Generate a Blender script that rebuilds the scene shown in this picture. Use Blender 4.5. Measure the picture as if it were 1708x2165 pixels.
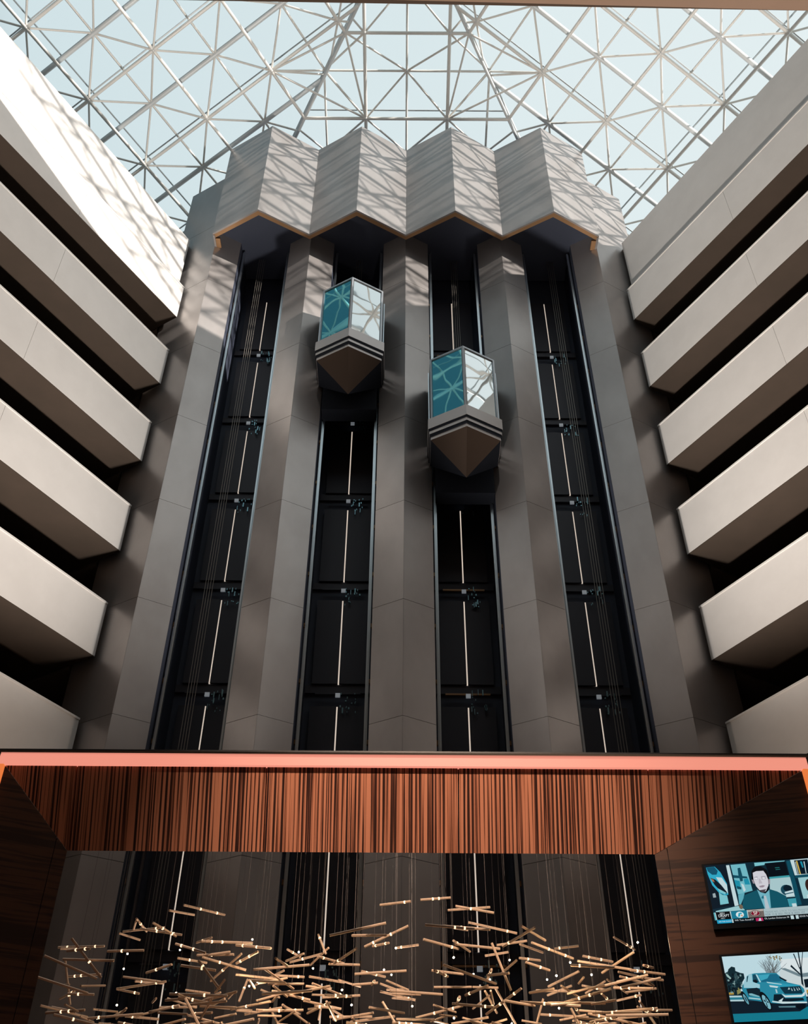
import bpy, bmesh, math, random
from mathutils import Vector, Matrix

for o in list(bpy.data.objects):
    bpy.data.objects.remove(o)
SC = bpy.context.scene
COL = SC.collection
rnd = random.Random(7)
G = 1.6                       # eye height: everything is laid out relative to the eye, then lifted by G

# ------------------------------------------------------------------ camera
cam_d = bpy.data.cameras.new('camera')
cam = bpy.data.objects.new('camera', cam_d)
COL.objects.link(cam)
cam_d.sensor_fit = 'HORIZONTAL'
cam_d.sensor_width = 36.0
cam_d.lens = 36.0 * 2086.27 / 1708.0
cam_d.clip_start = 0.05
cam_d.clip_end = 400
R_ = Vector((0.999979, -0.004203, 0.004957)); U_ = Vector((-0.006499, -0.6467, 0.762717)); F_ = Vector((0, 0.762733, 0.646714))
cam.matrix_world = Matrix(((R_.x, U_.x, -F_.x, 0), (R_.y, U_.y, -F_.y, 0), (R_.z, U_.z, -F_.z, G), (0, 0, 0, 1)))
SC.camera = cam

# ------------------------------------------------------------------ world, sun, exposure
w = bpy.data.worlds.new('sky'); SC.world = w
w.use_nodes = True
bg = w.node_tree.nodes['Background']
SUN = Vector((1.0, -0.80, 0.27)).normalized()
# hazy sky: one smooth falloff from the bright haze on the right to the clearer, deeper blue on the left that the cars' panes mirror
HAZE = Vector((0.85, 0.12, 0.25)).normalized()
wn, wl = w.node_tree.nodes, w.node_tree.links
tc = wn.new('ShaderNodeTexCoord'); dp = wn.new('ShaderNodeVectorMath'); dp.operation = 'DOT_PRODUCT'
dp.inputs[1].default_value = HAZE
wl.new(tc.outputs['Generated'], dp.inputs[0])
mr = wn.new('ShaderNodeMapRange'); mr.inputs['From Min'].default_value = -1; wl.new(dp.outputs['Value'], mr.inputs[0])
rp = wn.new('ShaderNodeValToRGB'); wl.new(mr.outputs[0], rp.inputs[0])
el = rp.color_ramp.elements
for k in range(3): el.new(0.5)
for e_, (p_, c_) in zip(el, ((0.20, (0.07, 0.13, 0.16)), (0.38, (0.13, 0.22, 0.26)), (0.49, (0.64, 0.75, 0.775)), (0.80, (0.73, 0.81, 0.82)), (1.0, (1.3, 1.32, 1.28)))):
    e_.position = p_; e_.color = (*c_, 1)
wl.new(rp.outputs[0], bg.inputs[0])
bg.inputs[1].default_value = 1.05
sun_d = bpy.data.lights.new('sun', 'SUN')
sun = bpy.data.objects.new('sun', sun_d); COL.objects.link(sun)
sun_d.energy = 7.0; sun_d.angle = math.radians(0.4); sun_d.color = (1.0, 0.91, 0.82)
sun.rotation_euler = SUN.to_track_quat('Z', 'Y').to_euler()
SC.view_settings.view_transform = 'Standard'
SC.view_settings.look = 'None'
SC.view_settings.exposure = 0.0
SC.view_settings.gamma = 1.0
SC.view_settings.use_curve_mapping = False
SC.cycles.max_bounces = 10
SC.cycles.diffuse_bounces = 6
SC.cycles.transparent_max_bounces = 24

def area(name, loc, target, sx, sy, power, col, spread=180):
    d = bpy.data.lights.new(name, 'AREA'); d.shape = 'RECTANGLE'
    d.size = sx; d.size_y = sy; d.energy = power; d.color = col
    d.spread = math.radians(spread)
    o = bpy.data.objects.new(name, d); COL.objects.link(o)
    o.location = loc
    o.rotation_euler = (Vector(target) - Vector(loc)).to_track_quat('-Z', 'Y').to_euler()
    return o
# added fill lights under the lobby ceiling, meant to warm the lower atrium
for x in (-9.0, -3.0, 3.0, 9.0):
    area('lobby_fill_light', (x, 1.5, 9.7), (x, 5.5, -1.6), 1.2, 1.2, 12, (1.0, 0.80, 0.62), 120)
# warm uplights on the lobby floor behind the wooden frame graze the galleries on both sides
UPL = [((3.6, 15.5, -1.3), (-10.0, 11.0, 14.5)), ((-3.6, 15.5, -1.3), (10.0, 11.0, 14.5))]
# spot helper, also used for the added fill on the wooden canopy
def spot(name, loc, target, power, col, ang, blend=0.6, r=0.08):
    d = bpy.data.lights.new(name, 'SPOT'); d.energy = power; d.color = col
    d.spot_size = math.radians(ang); d.spot_blend = blend; d.shadow_soft_size = r
    o = bpy.data.objects.new(name, d); COL.objects.link(o)
    o.location = loc
    o.rotation_euler = (Vector(target) - Vector(loc)).to_track_quat('-Z', 'Y').to_euler()
    return o

# ------------------------------------------------------------------ materials
def mat(name, base, rough=0.5, metal=0.0, emit=None, es=0.0, alpha=None, spec=None):
    m = bpy.data.materials.new(name); m.use_nodes = True
    b = m.node_tree.nodes['Principled BSDF']
    b.inputs['Base Color'].default_value = (*base, 1)
    b.inputs['Roughness'].default_value = rough
    b.inputs['Metallic'].default_value = metal
    if spec is not None: b.inputs['Specular IOR Level'].default_value = spec
    if emit:
        b.inputs['Emission Color'].default_value = (*emit, 1)
        b.inputs['Emission Strength'].default_value = es
    return m
def nt(m): return m.node_tree.nodes, m.node_tree.links, m.node_tree.nodes['Principled BSDF']
def noise(N, L, coord, scale, detail=3, rough=0.5, mapping=None):
    t = N.new('ShaderNodeTexNoise'); t.inputs['Scale'].default_value = scale
    t.inputs['Detail'].default_value = detail; t.inputs['Roughness'].default_value = rough
    src = coord
    if mapping:
        mp = N.new('ShaderNodeMapping'); mp.inputs['Scale'].default_value = mapping
        L.new(coord, mp.inputs['Vector']); src = mp.outputs[0]
    L.new(src, t.inputs['Vector'])
    return t.outputs['Fac']
def ramp(N, L, fac, stops):
    r = N.new('ShaderNodeValToRGB')
    while len(r.color_ramp.elements) < len(stops): r.color_ramp.elements.new(0.5)
    for e, (p, c) in zip(r.color_ramp.elements, stops):
        e.position = p; e.color = (*c, 1)
    L.new(fac, r.inputs[0]); return r.outputs[0]
def bump(N, L, b, h, strength, dist=0.02):
    bp = N.new('ShaderNodeBump'); bp.inputs['Strength'].default_value = strength; bp.inputs['Distance'].default_value = dist
    L.new(h, bp.inputs['Height']); L.new(bp.outputs[0], b.inputs['Normal'])
def wcoord(N):
    return N.new('ShaderNodeNewGeometry').outputs['Position']

def mat_cladding():
    m = mat('satin_bronze_cladding', (0.5, 0.48, 0.47), 0.4, 0.6)
    N, L, b = nt(m); P = wcoord(N)
    f = noise(N, L, P, 0.9, 4, 0.55, (1, 1, 0.6))
    L.new(ramp(N, L, f, [(0.3, (0.375, 0.345, 0.335)), (0.7, (0.46, 0.43, 0.42))]), b.inputs['Base Color'])
    r = N.new('ShaderNodeMapRange'); L.new(noise(N, L, P, 2.2, 3), r.inputs[0])
    r.inputs['To Min'].default_value = 0.29; r.inputs['To Max'].default_value = 0.37
    L.new(r.outputs[0], b.inputs['Roughness'])
    bump(N, L, b, noise(N, L, P, 0.8, 2), 0.25, 0.05)
    return m
def mat_plaster(name, a, c):
    m = mat(name, a, 0.85)
    N, L, b = nt(m); P = wcoord(N)
    L.new(ramp(N, L, noise(N, L, P, 1.3, 5, 0.6), [(0.35, c), (0.65, a)]), b.inputs['Base Color'])
    bump(N, L, b, noise(N, L, P, 60, 2), 0.08, 0.005)
    return m
def mat_wood(name, axis, dark, mid, light, f1, f2):
    m = mat(name, mid, 0.42, spec=0.3)
    N, L, b = nt(m); P = wcoord(N)
    if axis == 'X': s1 = (f1, 0.3, 0.45); s2 = (f2, 0.2, 0.25)
    else: s1 = (1.2, 1.2, f1); s2 = (0.5, 0.5, f2)
    n1 = noise(N, L, P, 1.0, 2, 0.5, s1); n2 = noise(N, L, P, 1.0, 2, 0.6, s2)
    n3 = noise(N, L, P, 1.0, 3, 0.6, tuple(3.1 * q for q in s1))
    a = N.new('ShaderNodeMath'); a.operation = 'MULTIPLY_ADD'; L.new(n1, a.inputs[0]); a.inputs[1].default_value = 1.0
    n2s = N.new('ShaderNodeMapRange'); n2s.inputs['To Min'].default_value = 0.2; n2s.inputs['To Max'].default_value = 0.8; L.new(n2, n2s.inputs[0]); L.new(n2s.outputs[0], a.inputs[2])
    if axis == 'X':
        sx_ = N.new('ShaderNodeSeparateXYZ'); L.new(P, sx_.inputs[0])
        ph = N.new('ShaderNodeMath'); ph.operation = 'MULTIPLY'; ph.inputs[1].default_value = 2 * math.pi / 0.037; L.new(sx_.outputs[0], ph.inputs[0])
        jt = N.new('ShaderNodeMath'); jt.operation = 'MULTIPLY_ADD'; L.new(n2, jt.inputs[0]); jt.inputs[1].default_value = 5.0; L.new(ph.outputs[0], jt.inputs[2])
        sn = N.new('ShaderNodeMath'); sn.operation = 'SINE'; L.new(jt.outputs[0], sn.inputs[0])
        sa = N.new('ShaderNodeMath'); sa.operation = 'MULTIPLY_ADD'; L.new(sn.outputs[0], sa.inputs[0]); sa.inputs[1].default_value = 0.11; L.new(a.outputs[0], sa.inputs[2]); a = sa
    c = N.new('ShaderNodeMath'); c.operation = 'MULTIPLY_ADD'; L.new(n3, c.inputs[0]); c.inputs[1].default_value = 0.35; L.new(a.outputs[0], c.inputs[2])
    nm = N.new('ShaderNodeMapRange'); nm.inputs['From Min'].default_value = 1.03; nm.inputs['From Max'].default_value = 1.30; L.new(c.outputs[0], nm.inputs[0])
    L.new(ramp(N, L, nm.outputs[0], [(0.12, dark), (0.38, mid), (0.72, light)]), b.inputs['Base Color'])
    return m
def mat_glass_roof():
    m = bpy.data.materials.new('clear_roof_glass'); m.use_nodes = True
    N, L = m.node_tree.nodes, m.node_tree.links; N.clear()
    o = N.new('ShaderNodeOutputMaterial'); t = N.new('ShaderNodeBsdfTransparent'); g = N.new('ShaderNodeBsdfTranslucent')
    x = N.new('ShaderNodeMixShader'); x.inputs[0].default_value = 0.03
    t.inputs[0].default_value = (0.985, 0.995, 1, 1)
    L.new(t.outputs[0], x.inputs[1]); L.new(g.outputs[0], x.inputs[2]); L.new(x.outputs[0], o.inputs[0])
    return m
def mat_mirror_glass(name, tint, dark):
    m = bpy.data.materials.new(name); m.use_nodes = True
    N, L = m.node_tree.nodes, m.node_tree.links; N.clear()
    o = N.new('ShaderNodeOutputMaterial'); t = N.new('ShaderNodeBsdfDiffuse'); g = N.new('ShaderNodeBsdfGlossy')
    x = N.new('ShaderNodeMixShader'); x.inputs[0].default_value = 0.85
    t.inputs[0].default_value = (*dark, 1); g.inputs['Color'].default_value = (*tint, 1); g.inputs['Roughness'].default_value = 0.02
    n = N.new('ShaderNodeTexNoise'); n.inputs['Scale'].default_value = 1.1; n.inputs['Detail'].default_value = 1
    L.new(N.new('ShaderNodeNewGeometry').outputs['Position'], n.inputs['Vector'])
    bp = N.new('ShaderNodeBump'); bp.inputs['Strength'].default_value = 0.35; bp.inputs['Distance'].default_value = 0.012
    L.new(n.outputs['Fac'], bp.inputs['Height']); L.new(bp.outputs[0], g.inputs['Normal'])
    L.new(t.outputs[0], x.inputs[1]); L.new(g.outputs[0], x.inputs[2]); L.new(x.outputs[0], o.inputs[0])
    return m

M = {}
M['clad'] = mat_cladding()
M['plaster'] = mat_plaster('warm_white_plaster', (0.76, 0.74, 0.72), (0.72, 0.70, 0.68))
M['upper'] = mat_plaster('sun_toned_upper_plaster', (0.66, 0.645, 0.63), (0.62, 0.605, 0.59))  # plaster darkened in colour to hold back the sun on the upper walls
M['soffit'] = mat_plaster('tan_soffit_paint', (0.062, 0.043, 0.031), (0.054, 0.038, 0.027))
M['gallery'] = mat_plaster('brown_gallery_paint', (0.20, 0.155, 0.125), (0.18, 0.135, 0.11))
M['dark'] = mat('shade_tinted_shaft_paint', (0.045, 0.054, 0.085), 0.6)  # navy of the shaft's shade is put into this colour
M['door'] = mat('dark_door_steel', (0.050, 0.047, 0.058), 0.5, 0.3)
M['rail'] = mat('bright_guide_rail_steel', (0.62, 0.68, 0.72), 0.3, 1.0)
M['rope'] = mat('galvanised_wire_rope', (0.30, 0.27, 0.24), 0.45, 0.9)
M['bronze'] = mat('bronze_trim', (0.42, 0.24, 0.12), 0.4, 0.5)
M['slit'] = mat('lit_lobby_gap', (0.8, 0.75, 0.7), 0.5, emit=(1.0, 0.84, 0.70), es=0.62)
M['hard'] = mat('zinc_door_gear', (0.25, 0.45, 0.52), 0.3, 0.8, emit=(0.2, 0.5, 0.6), es=0.0)
M['hardw'] = mat('glowing_door_gear_cap', (0.9, 0.92, 0.95), 0.4, emit=(0.8, 0.9, 1.0), es=0.12)  # caps are no lamps; a faint glow is put in
M['fascia'] = mat('brushed_car_metal', (0.52, 0.48, 0.47), 0.4, 0.6)
M['frame'] = mat('grey_car_frame', (0.40, 0.42, 0.45), 0.35, 0.7)
M['black'] = mat('black_car_metal', (0.010, 0.012, 0.018), 0.8, 0.0, spec=0.15)
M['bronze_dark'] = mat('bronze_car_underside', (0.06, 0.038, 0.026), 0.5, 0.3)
M['glass_r'] = mat_mirror_glass('reflective_car_glass', (0.80, 0.84, 0.85), (0.02, 0.03, 0.03))
M['glass_l'] = mat_mirror_glass('sky_tinted_car_glass', (0.16, 0.50, 0.58), (0.0, 0.09, 0.14))  # same glass as the right pane, blue sky reflection put into the tint
M['roofglass'] = mat_glass_roof()
M['tube'] = mat('pale_grey_painted_steel', (0.80, 0.78, 0.74), 0.45, 0.1)
M['beam'] = mat('grey_painted_beam', (0.66, 0.69, 0.70), 0.45, 0.1)
M['bar'] = mat('grey_glazing_bar', (0.42, 0.45, 0.46), 0.45, 0.3)
M['ball'] = mat('pale_node_ball', (0.72, 0.72, 0.70), 0.4, 0.2)
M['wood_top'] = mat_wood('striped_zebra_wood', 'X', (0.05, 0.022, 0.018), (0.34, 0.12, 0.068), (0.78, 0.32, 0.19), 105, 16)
M['wood_side'] = mat_wood('shaded_horizontal_zebra_wood', 'Z', (0.038, 0.018, 0.014), (0.065, 0.030, 0.020), (0.098, 0.044, 0.027), 30, 10)  # same zebra wood as the top, shade on the sides put into the colour
M['led'] = mat('salmon_light_strip', (0.1, 0.04, 0.03), 0.5, emit=(1.0, 0.345, 0.25), es=0.86)
M['led_o'] = mat('orange_light_strip', (0.1, 0.04, 0.02), 0.5, emit=(1.0, 0.24, 0.06), es=0.8)
M['chrome'] = mat('polished_edge_trim', (0.75, 0.75, 0.74), 0.06, 1.0)
M['black_trim'] = mat('black_trim', (0.015, 0.015, 0.018), 0.35)
M['stone'] = mat_plaster('dark_lobby_carpet', (0.12, 0.10, 0.085), (0.10, 0.085, 0.07))
M['canopy'] = mat_plaster('brown_lobby_ceiling_paint', (0.74, 0.55, 0.44), (0.70, 0.52, 0.42))
M['rod'] = mat('brushed_brass_rod', (0.80, 0.58, 0.42), 0.4, 0.2)
M['bulb'] = mat('warm_lamp', (1, .9, .8), 0.4, emit=(1.0, 0.80, 0.55), es=30)
M['bead'] = mat('warm_rod_glint', (1, .8, .6), 0.4, emit=(1.0, 0.62, 0.36), es=2.2)
M['wire'] = mat('thin_steel_wire', (0.12, 0.11, 0.11), 0.5, 0.5)
M['bezel'] = mat('black_glossy_bezel', (0.008, 0.012, 0.018), 0.25)

# ------------------------------------------------------------------ mesh helpers
def link(name, me, parent=None, loc=None, rot=None):
    o = bpy.data.objects.new(name, me); COL.objects.link(o)
    if parent is not None:
        o.parent = parent
        base = parent
        off = Vector((0, 0, 0))
        while base is not None:
            off += base.location; base = base.parent
        o.location = (Vector(loc) if loc is not None else Vector((0, 0, 0))) - off
    elif loc is not None: o.location = loc
    if rot is not None: o.rotation_euler = rot
    return o
def pyd(name, V, Fc, m):
    me = bpy.data.meshes.new(name); me.from_pydata([tuple(v) for v in V], [], Fc)
    if m is not None: me.materials.append(m)
    me.update(); return me
def fixn(me):
    bm = bmesh.new(); bm.from_mesh(me); bmesh.ops.recalc_face_normals(bm, faces=bm.faces); bm.to_mesh(me); bm.free(); return me
BOXF = [(0, 3, 2, 1), (4, 5, 6, 7), (0, 1, 5, 4), (1, 2, 6, 5), (2, 3, 7, 6), (3, 0, 4, 7)]
class MB:
    def __init__(s): s.v = []; s.f = []
    def add(s, V, Fc):
        n = len(s.v); s.v += [tuple(v) for v in V]; s.f += [tuple(i + n for i in f) for f in Fc]; return s
    def box(s, x0, y0, z0, x1, y1, z1):
        return s.add([(x0, y0, z0), (x1, y0, z0), (x1, y1, z0), (x0, y1, z0), (x0, y0, z1), (x1, y0, z1), (x1, y1, z1), (x0, y1, z1)], BOXF)
    def prism(s, poly, z0, z1):
        n = len(poly)
        V = [(p[0], p[1], z0) for p in poly] + [(p[0], p[1], z1) for p in poly]
        Fc = [tuple(range(n))[::-1], tuple(range(n, 2 * n))] + [(i, (i + 1) % n, (i + 1) % n + n, i + n) for i in range(n)]
        return s.add(V, Fc)
    def hexa(s, A, B):
        """A: polygon 3D front, B: same count back"""
        n = len(A)
        return s.add(list(A) + list(B), [tuple(range(n)), tuple(range(n, 2 * n))[::-1]] + [(i, i + n, (i + 1) % n + n, (i + 1) % n) for i in range(n)])
    def tube(s, a, b, r, n=6, cap=True):
        a = Vector(a); b = Vector(b); d = (b - a).normalized()
        u = d.orthogonal().normalized(); w_ = d.cross(u)
        V = []
        for p in (a, b):
            for i in range(n):
                t = 2 * math.pi * i / n; V.append(p + u * (r * math.cos(t)) + w_ * (r * math.sin(t)))
        Fc = [(i, (i + 1) % n, (i + 1) % n + n, i + n) for i in range(n)]
        if cap: Fc += [tuple(range(n))[::-1], tuple(range(n, 2 * n))]
        return s.add(V, Fc)
    def ball(s, c, r):
        bm = bmesh.new(); bmesh.ops.create_icosphere(bm, subdivisions=1, radius=r)
        s.add([Vector(c) + v.co for v in bm.verts], [[v.index for v in f.verts] for f in bm.faces]); bm.free(); return s
    def mesh(s, name, m): return fixn(pyd(name, s.v, s.f, m))
    def build(s, name, m, parent=None): return link(name, s.mesh(name, m), parent, (0, 0, 0) if parent else None)
def tag(o, label=None, cat=None, group=None, kind=None):
    if label: o['label'] = label
    if cat: o['category'] = cat
    if group: o['group'] = group
    if kind: o['kind'] = kind
    return o
def thing(name, label, cat, loc, group=None):
    o = bpy.data.objects.new(name, None); COL.objects.link(o); o.location = loc
    o.empty_display_size = 0.3
    return tag(o, label, cat, group)
def struct(name, mb, m, parent=None):
    o = mb.build(name, m, parent)
    if parent is None: o['kind'] = 'structure'
    return o

# ------------------------------------------------------------------ plan constants
A31 = math.radians(31)
SA, CA = math.sin(A31), math.cos(A31)
YF = 18.26                    # the fold line of the tower's pilasters
YH = 17.80                    # the valleys of the header boxes
H = 2.945                     # storey height
PX, PY = 6.77, 18.60          # where each gallery front ends at the tower
def wp(s, t, d=0.0):
    """plan point of side s (-1 left, 1 right): t metres along the gallery from the tower, d metres out from the atrium"""
    return (s * (PX + t * SA + d * CA), PY - t * CA + d * SA)
T_END = 16.0

# ------------------------------------------------------------------ setting
struct('floor', MB().box(-22, -6, -1.75, 22, 27, -1.6), M['stone'])
canopy = MB()
canopy.hexa([(-19, 3.75, 10.0), (19, 4.45, 10.0), (19, -6, 10.0), (-19, -6, 10.0)], [(-19, 3.75, 10.4), (19, 4.45, 10.4), (19, -6, 10.4), (-19, -6, 10.4)])
struct('ceiling', canopy, M['canopy'])
struct('wall_front', MB().hexa([(-20, 4.1, 10.4), (20, 4.5, 10.4), (20, 4.5, 27.2), (-20, 4.1, 27.2)], [(-20, 3.7, 10.4), (20, 4.1, 10.4), (20, 4.1, 27.2), (-20, 3.7, 27.2)]), M['gallery'])
struct('wall_back', MB().box(-16, 24.0, -1.6, 16, 24.3, 27.0), M['gallery'])
struct('wall_lobby', MB().box(-22, -6.3, -1.6, 22, -6.0, 10.2), M['plaster'])
for sx, nm in ((-1, 'wall_lobby_left'), (1, 'wall_lobby_right')):
    x0, x1 = sorted((sx * 18.4, sx * 18.8)); struct(nm, MB().box(x0, -6, -1.6, x1, 4.4, 10.4), M['plaster'])
lob = bpy.data.objects['wall_back']
for k in range(9):
    z = 23.29 - k * H
    MB().prism([(-9.6, 20.35), (-8.76, 19.84), (-7.46, 19.06), (-7.46, 20.6), (7.46, 20.6), (7.46, 19.06), (8.76, 19.84), (9.6, 20.35), (9.6, 23.95), (-9.6, 23.95)], z, z + 0.25).build('lobby_slab', M['gallery'], lob)
MB().box(-9.5, 20.6, 27.0, 9.5, 24.3, 27.2).build('lobby_roof', M['gallery'], lob)

ZB = [23.27, 20.35, 17.41, 14.48, 11.54, 8.60]
for s, side in ((-1, 'left'), (1, 'right')):
    # gallery back wall, the lower solid wall and the gallery roof
    q = MB()
    a = wp(s, -6.0, 2.3); b = wp(s, T_END + 8, 2.3); a2 = wp(s, -6.0, 2.5); b2 = wp(s, T_END + 8, 2.5)
    q.prism([a, b, b2, a2], -1.6, 27.0)
    wl = struct('wall_' + side, q, M['gallery'])
    q = MB(); q.prism([wp(s, 0, 0.05), wp(s, T_END + 3, 0.05), wp(s, T_END + 3, 0.3), wp(s, 0, 0.3)], -1.6, 8.55)
    q.build('lower_wall', M['gallery'], wl)
    q = MB(); q.prism([wp(s, -6, 0.35), wp(s, T_END + 8, 0.35), wp(s, T_END + 8, 2.6), wp(s, -6, 2.6)], 27.0, 27.2)
    q.build('gallery_roof', M['gallery'], wl)
    q = MB(); q.prism([wp(s, 0.05, 0.2), wp(s, T_END, 0.2), wp(s, T_END, 0.5), wp(s, 0.05, 0.5)], 24.66, 27.25)
    q.build('upper_wall', M['upper'], wl)
    ordn = ['topmost', 'second', 'third', 'fourth', 'fifth', 'lowest visible']
    for k, zb in enumerate(ZB):
        base = wp(s, 0, 0)
        ht = 1.40
        r = thing('balcony', f'{ordn[k]} white balcony band on the {side} atrium wall' + (', below the tall upper wall' if k == 0 else (', just above the wooden canopy' if k == 5 else f', counted down from the skylight')), 'balcony', (base[0], base[1], zb), f'balconies along the {side} wall')
        n = 4; Lp = T_END / n
        me = None
        for i in range(n):
            t0, t1 = i * Lp + (0.004 if i else 0), (i + 1) * Lp - 0.004
            mb = MB().prism([wp(s, t0), wp(s, t1), wp(s, t1, 0.14), wp(s, t0, 0.14)], zb + 0.022, zb + ht)
            mb.build('parapet_panel', M['plaster'], r)
        MB().prism([wp(s, 0, -0.02), wp(s, T_END, -0.02), wp(s, T_END, 0.17), wp(s, 0, 0.17)], zb + ht + 0.002, zb + ht + 0.045).build('coping', M['plaster'], r)
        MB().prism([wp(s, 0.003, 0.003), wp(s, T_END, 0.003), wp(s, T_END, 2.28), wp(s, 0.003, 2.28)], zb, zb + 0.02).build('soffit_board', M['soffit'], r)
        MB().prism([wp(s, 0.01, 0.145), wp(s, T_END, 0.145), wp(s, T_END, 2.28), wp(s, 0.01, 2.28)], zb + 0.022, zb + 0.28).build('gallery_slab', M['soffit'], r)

# ------------------------------------------------------------------ lift tower
tower = thing('elevator_tower', 'tall folded bronze elevator tower with four dark open shafts at the far end', 'elevator tower', (0, YF, -1.6))
SEAMS = [-1.6] + [9.98 + H * k for k in range(-3, 7)]
ZHB, ZHT = 26.38, 31.35       # header bottom, header top
T30 = math.tan(math.radians(30))
def panel_mesh(key, wdt, h, t, m, cache={}):
    if key not in cache:
        cache[key] = MB().box(0.003, 0, 0.005, wdt - 0.003, t, h - 0.005).mesh(key[0], m)
    return cache[key]
def face_panels(x0, y0, sgn, width, zs):
    """a vertical strip of panels starting at the fold (x0,y0), receding at 30 degrees to side sgn"""
    ang = math.radians(30) * sgn
    for a, b in zip(zs[:-1], zs[1:]):
        h = round(b - a, 3)
        key = ('cladding_panel', round(width, 3), h, sgn)
        if sgn > 0:
            me = panel_mesh(key, width, h, 0.05, M['clad'])
            link('cladding_panel', me, tower, (x0, y0, a), (0, 0, ang))
        else:
            if key not in NEG:
                NEG[key] = MB().box(-width + 0.003, 0, 0.005, -0.003, 0.05, h - 0.005).mesh('cladding_panel', M['clad'])
            link('cladding_panel', NEG[key], tower, (x0, y0, a), (0, 0, ang))
NEG = {}
zs_in = SEAMS[:-1] + [9.98 + H * 6, 28.6] if False else [z for z in SEAMS if z < 28] + [29.2]
zs_out = [z for z in SEAMS if z < 28] + [30.45]
FU = 0.82                      # width of a pilaster face
for i in range(5):
    x = -6.0 + 3.0 * i
    if i > 0: face_panels(x, YF, -1, FU, zs_in)
    else: face_panels(x, YF, -1, 1.6, zs_out)
    if i < 4: face_panels(x, YF, 1, FU, zs_in)
    else: face_panels(x, YF, 1, 1.6, zs_out)
ex = FU * math.cos(math.radians(30)); ey = FU * 0.5
YD = 20.06
for i in range(4):
    xc = -4.5 + 3.0 * i
    xl, xr = xc - 1.5 + ex, xc + 1.5 - ex
    for sx, xx in ((-1, xl), (1, xr)):
        MB().box(min(xx, xx + sx * 0.05), YF + ey + 0.02, -1.6, max(xx, xx + sx * 0.05), YD + 0.3, 29.2).build('shaft_side_wall', M['dark'], tower)
        rx = xx - sx * 0.09
        MB().box(rx - 0.022, 18.90, -1.5, rx + 0.022, 18.98, 27.0).box(rx - 0.05 if sx < 0 else rx + 0.02, 18.93, -1.5, rx - 0.02 if sx < 0 else rx + 0.05, 18.95, 27.0).build('guide_rail', M['rail'], tower)
        mb = MB()
        for k in range(18):
            zz = -0.6 + 1.47 * k
            mb.box(min(rx, xx), 18.985, zz, max(rx, xx), 19.06, zz + 0.10)
        mb.build('rail_bracket', M['bronze'], tower)
    MB().box(xl, YD + 0.12, -1.6, xr, YD + 0.3, 29.2).build('shaft_back_wall', M['dark'], tower)
    for k in range(-5, 4):
        zb = 14.72 + 2.95 * k
        if zb < -1.6: continue
        r = MB().box(xl + 0.02, YD + 0.05, zb - 0.22, xr - 0.02, YD + 0.12, zb - 0.02).build('landing_door', M['door'], tower)
        for sx in (-1, 1):
            x0, x1 = sorted((xc + sx * 0.016, xc + sx * 0.62))
            MB().box(x0, YD + 0.0, zb, x1, YD + 0.05, zb + 2.36).build('door_leaf', M['door'], r)
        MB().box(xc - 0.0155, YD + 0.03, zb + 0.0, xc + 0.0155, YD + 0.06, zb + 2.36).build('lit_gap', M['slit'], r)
        MB().box(xc - 0.05, YD - 0.06, zb - 0.38, xc + 0.06, YD - 0.02, zb - 0.28).build('gear_cap', M['hardw'], r)
        mb = MB()
        for q in range(15):
            xx_ = xc + rnd.uniform(0.05, 0.42); zz = zb - rnd.uniform(0.30, 0.85); 
            hh = rnd.choice((0.03, 0.05, 0.14)); mb.box(xx_, YD - 0.10, zz, xx_ + rnd.choice((0.015, 0.03)), YD - 0.06, zz + hh)
        tag(mb.build('door_gear', M['hard'], r), kind='stuff')
        MB().box(xc - 0.52, YD - 0.04, zb - 0.30, xc + 0.52, YD + 0.0, zb - 0.26).build('header_bar', M['bronze'] if i == 2 else M['door'], r)
    # hoisting ropes
    cx, zlo = {0: (-4.66, -1.4), 1: (-1.50, 23.75), 2: (1.56, 20.8), 3: (4.68, -1.4)}[i]
    for q in range(4):
        MB().tube((cx - 0.09 + q * 0.06, 19.2, zlo), (cx - 0.09 + q * 0.06, 19.2, 27.0), 0.008).build('hoist_rope', M['rope'], tower)
    # header box: two faces meeting in a ridge, an inner lip, a dark ceiling and a cap
    dv = 1.5 * T30
    VL, RG, VR = (xc - 1.5, YH), (xc, YH - dv), (xc + 1.5, YH)
    tt = 0.06
    L_ = MB().prism([VL, RG, (xc, YH - dv + tt), (xc - 1.5, YH + tt)], ZHB, ZHT).build('header_panel', M['clad'], tower)
    R2 = MB().prism([RG, VR, (xc + 1.5, YH + tt), (xc, YH - dv + tt)], ZHB, ZHT).build('header_panel', M['clad'], tower)
    MB().prism([(xc - 1.5, YH + tt), (xc, YH - dv + tt), (xc + 1.5, YH + tt), (xc + 1.5, YH + tt + 0.14), (xc, YH - dv + tt + 0.16), (xc - 1.5, YH + tt + 0.14)], ZHB + 0.02, ZHB + 0.10).build('header_lip', M['bronze'], tower)
    MB().prism([(xc - 1.49, YH + 0.1), (xc, YH - dv + 0.1), (xc + 1.49, YH + 0.1), (xc + 1.49, YD), (xc - 1.49, YD)], ZHB + 0.75, ZHB + 0.85).build('header_ceiling', M['dark'], tower)
    MB().prism([(xc - 1.5, YH + 0.02), (xc, YH - dv + 0.02), (xc + 1.5, YH + 0.02), (xc + 1.5, YD + .3), (xc - 1.5, YD + .3)], ZHT - 0.1, ZHT - 0.02).build('header_cap', M['dark'], tower)
    for sx in (-1, 1):
        MB().tube((xc + sx * 0.72, YH - 0.25, ZHB + 0.30), (xc + sx * 0.72, YH - 0.25, ZHB + 0.44), 0.03, 8).build('soffit_downlight', M['slit'], tower)
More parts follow.
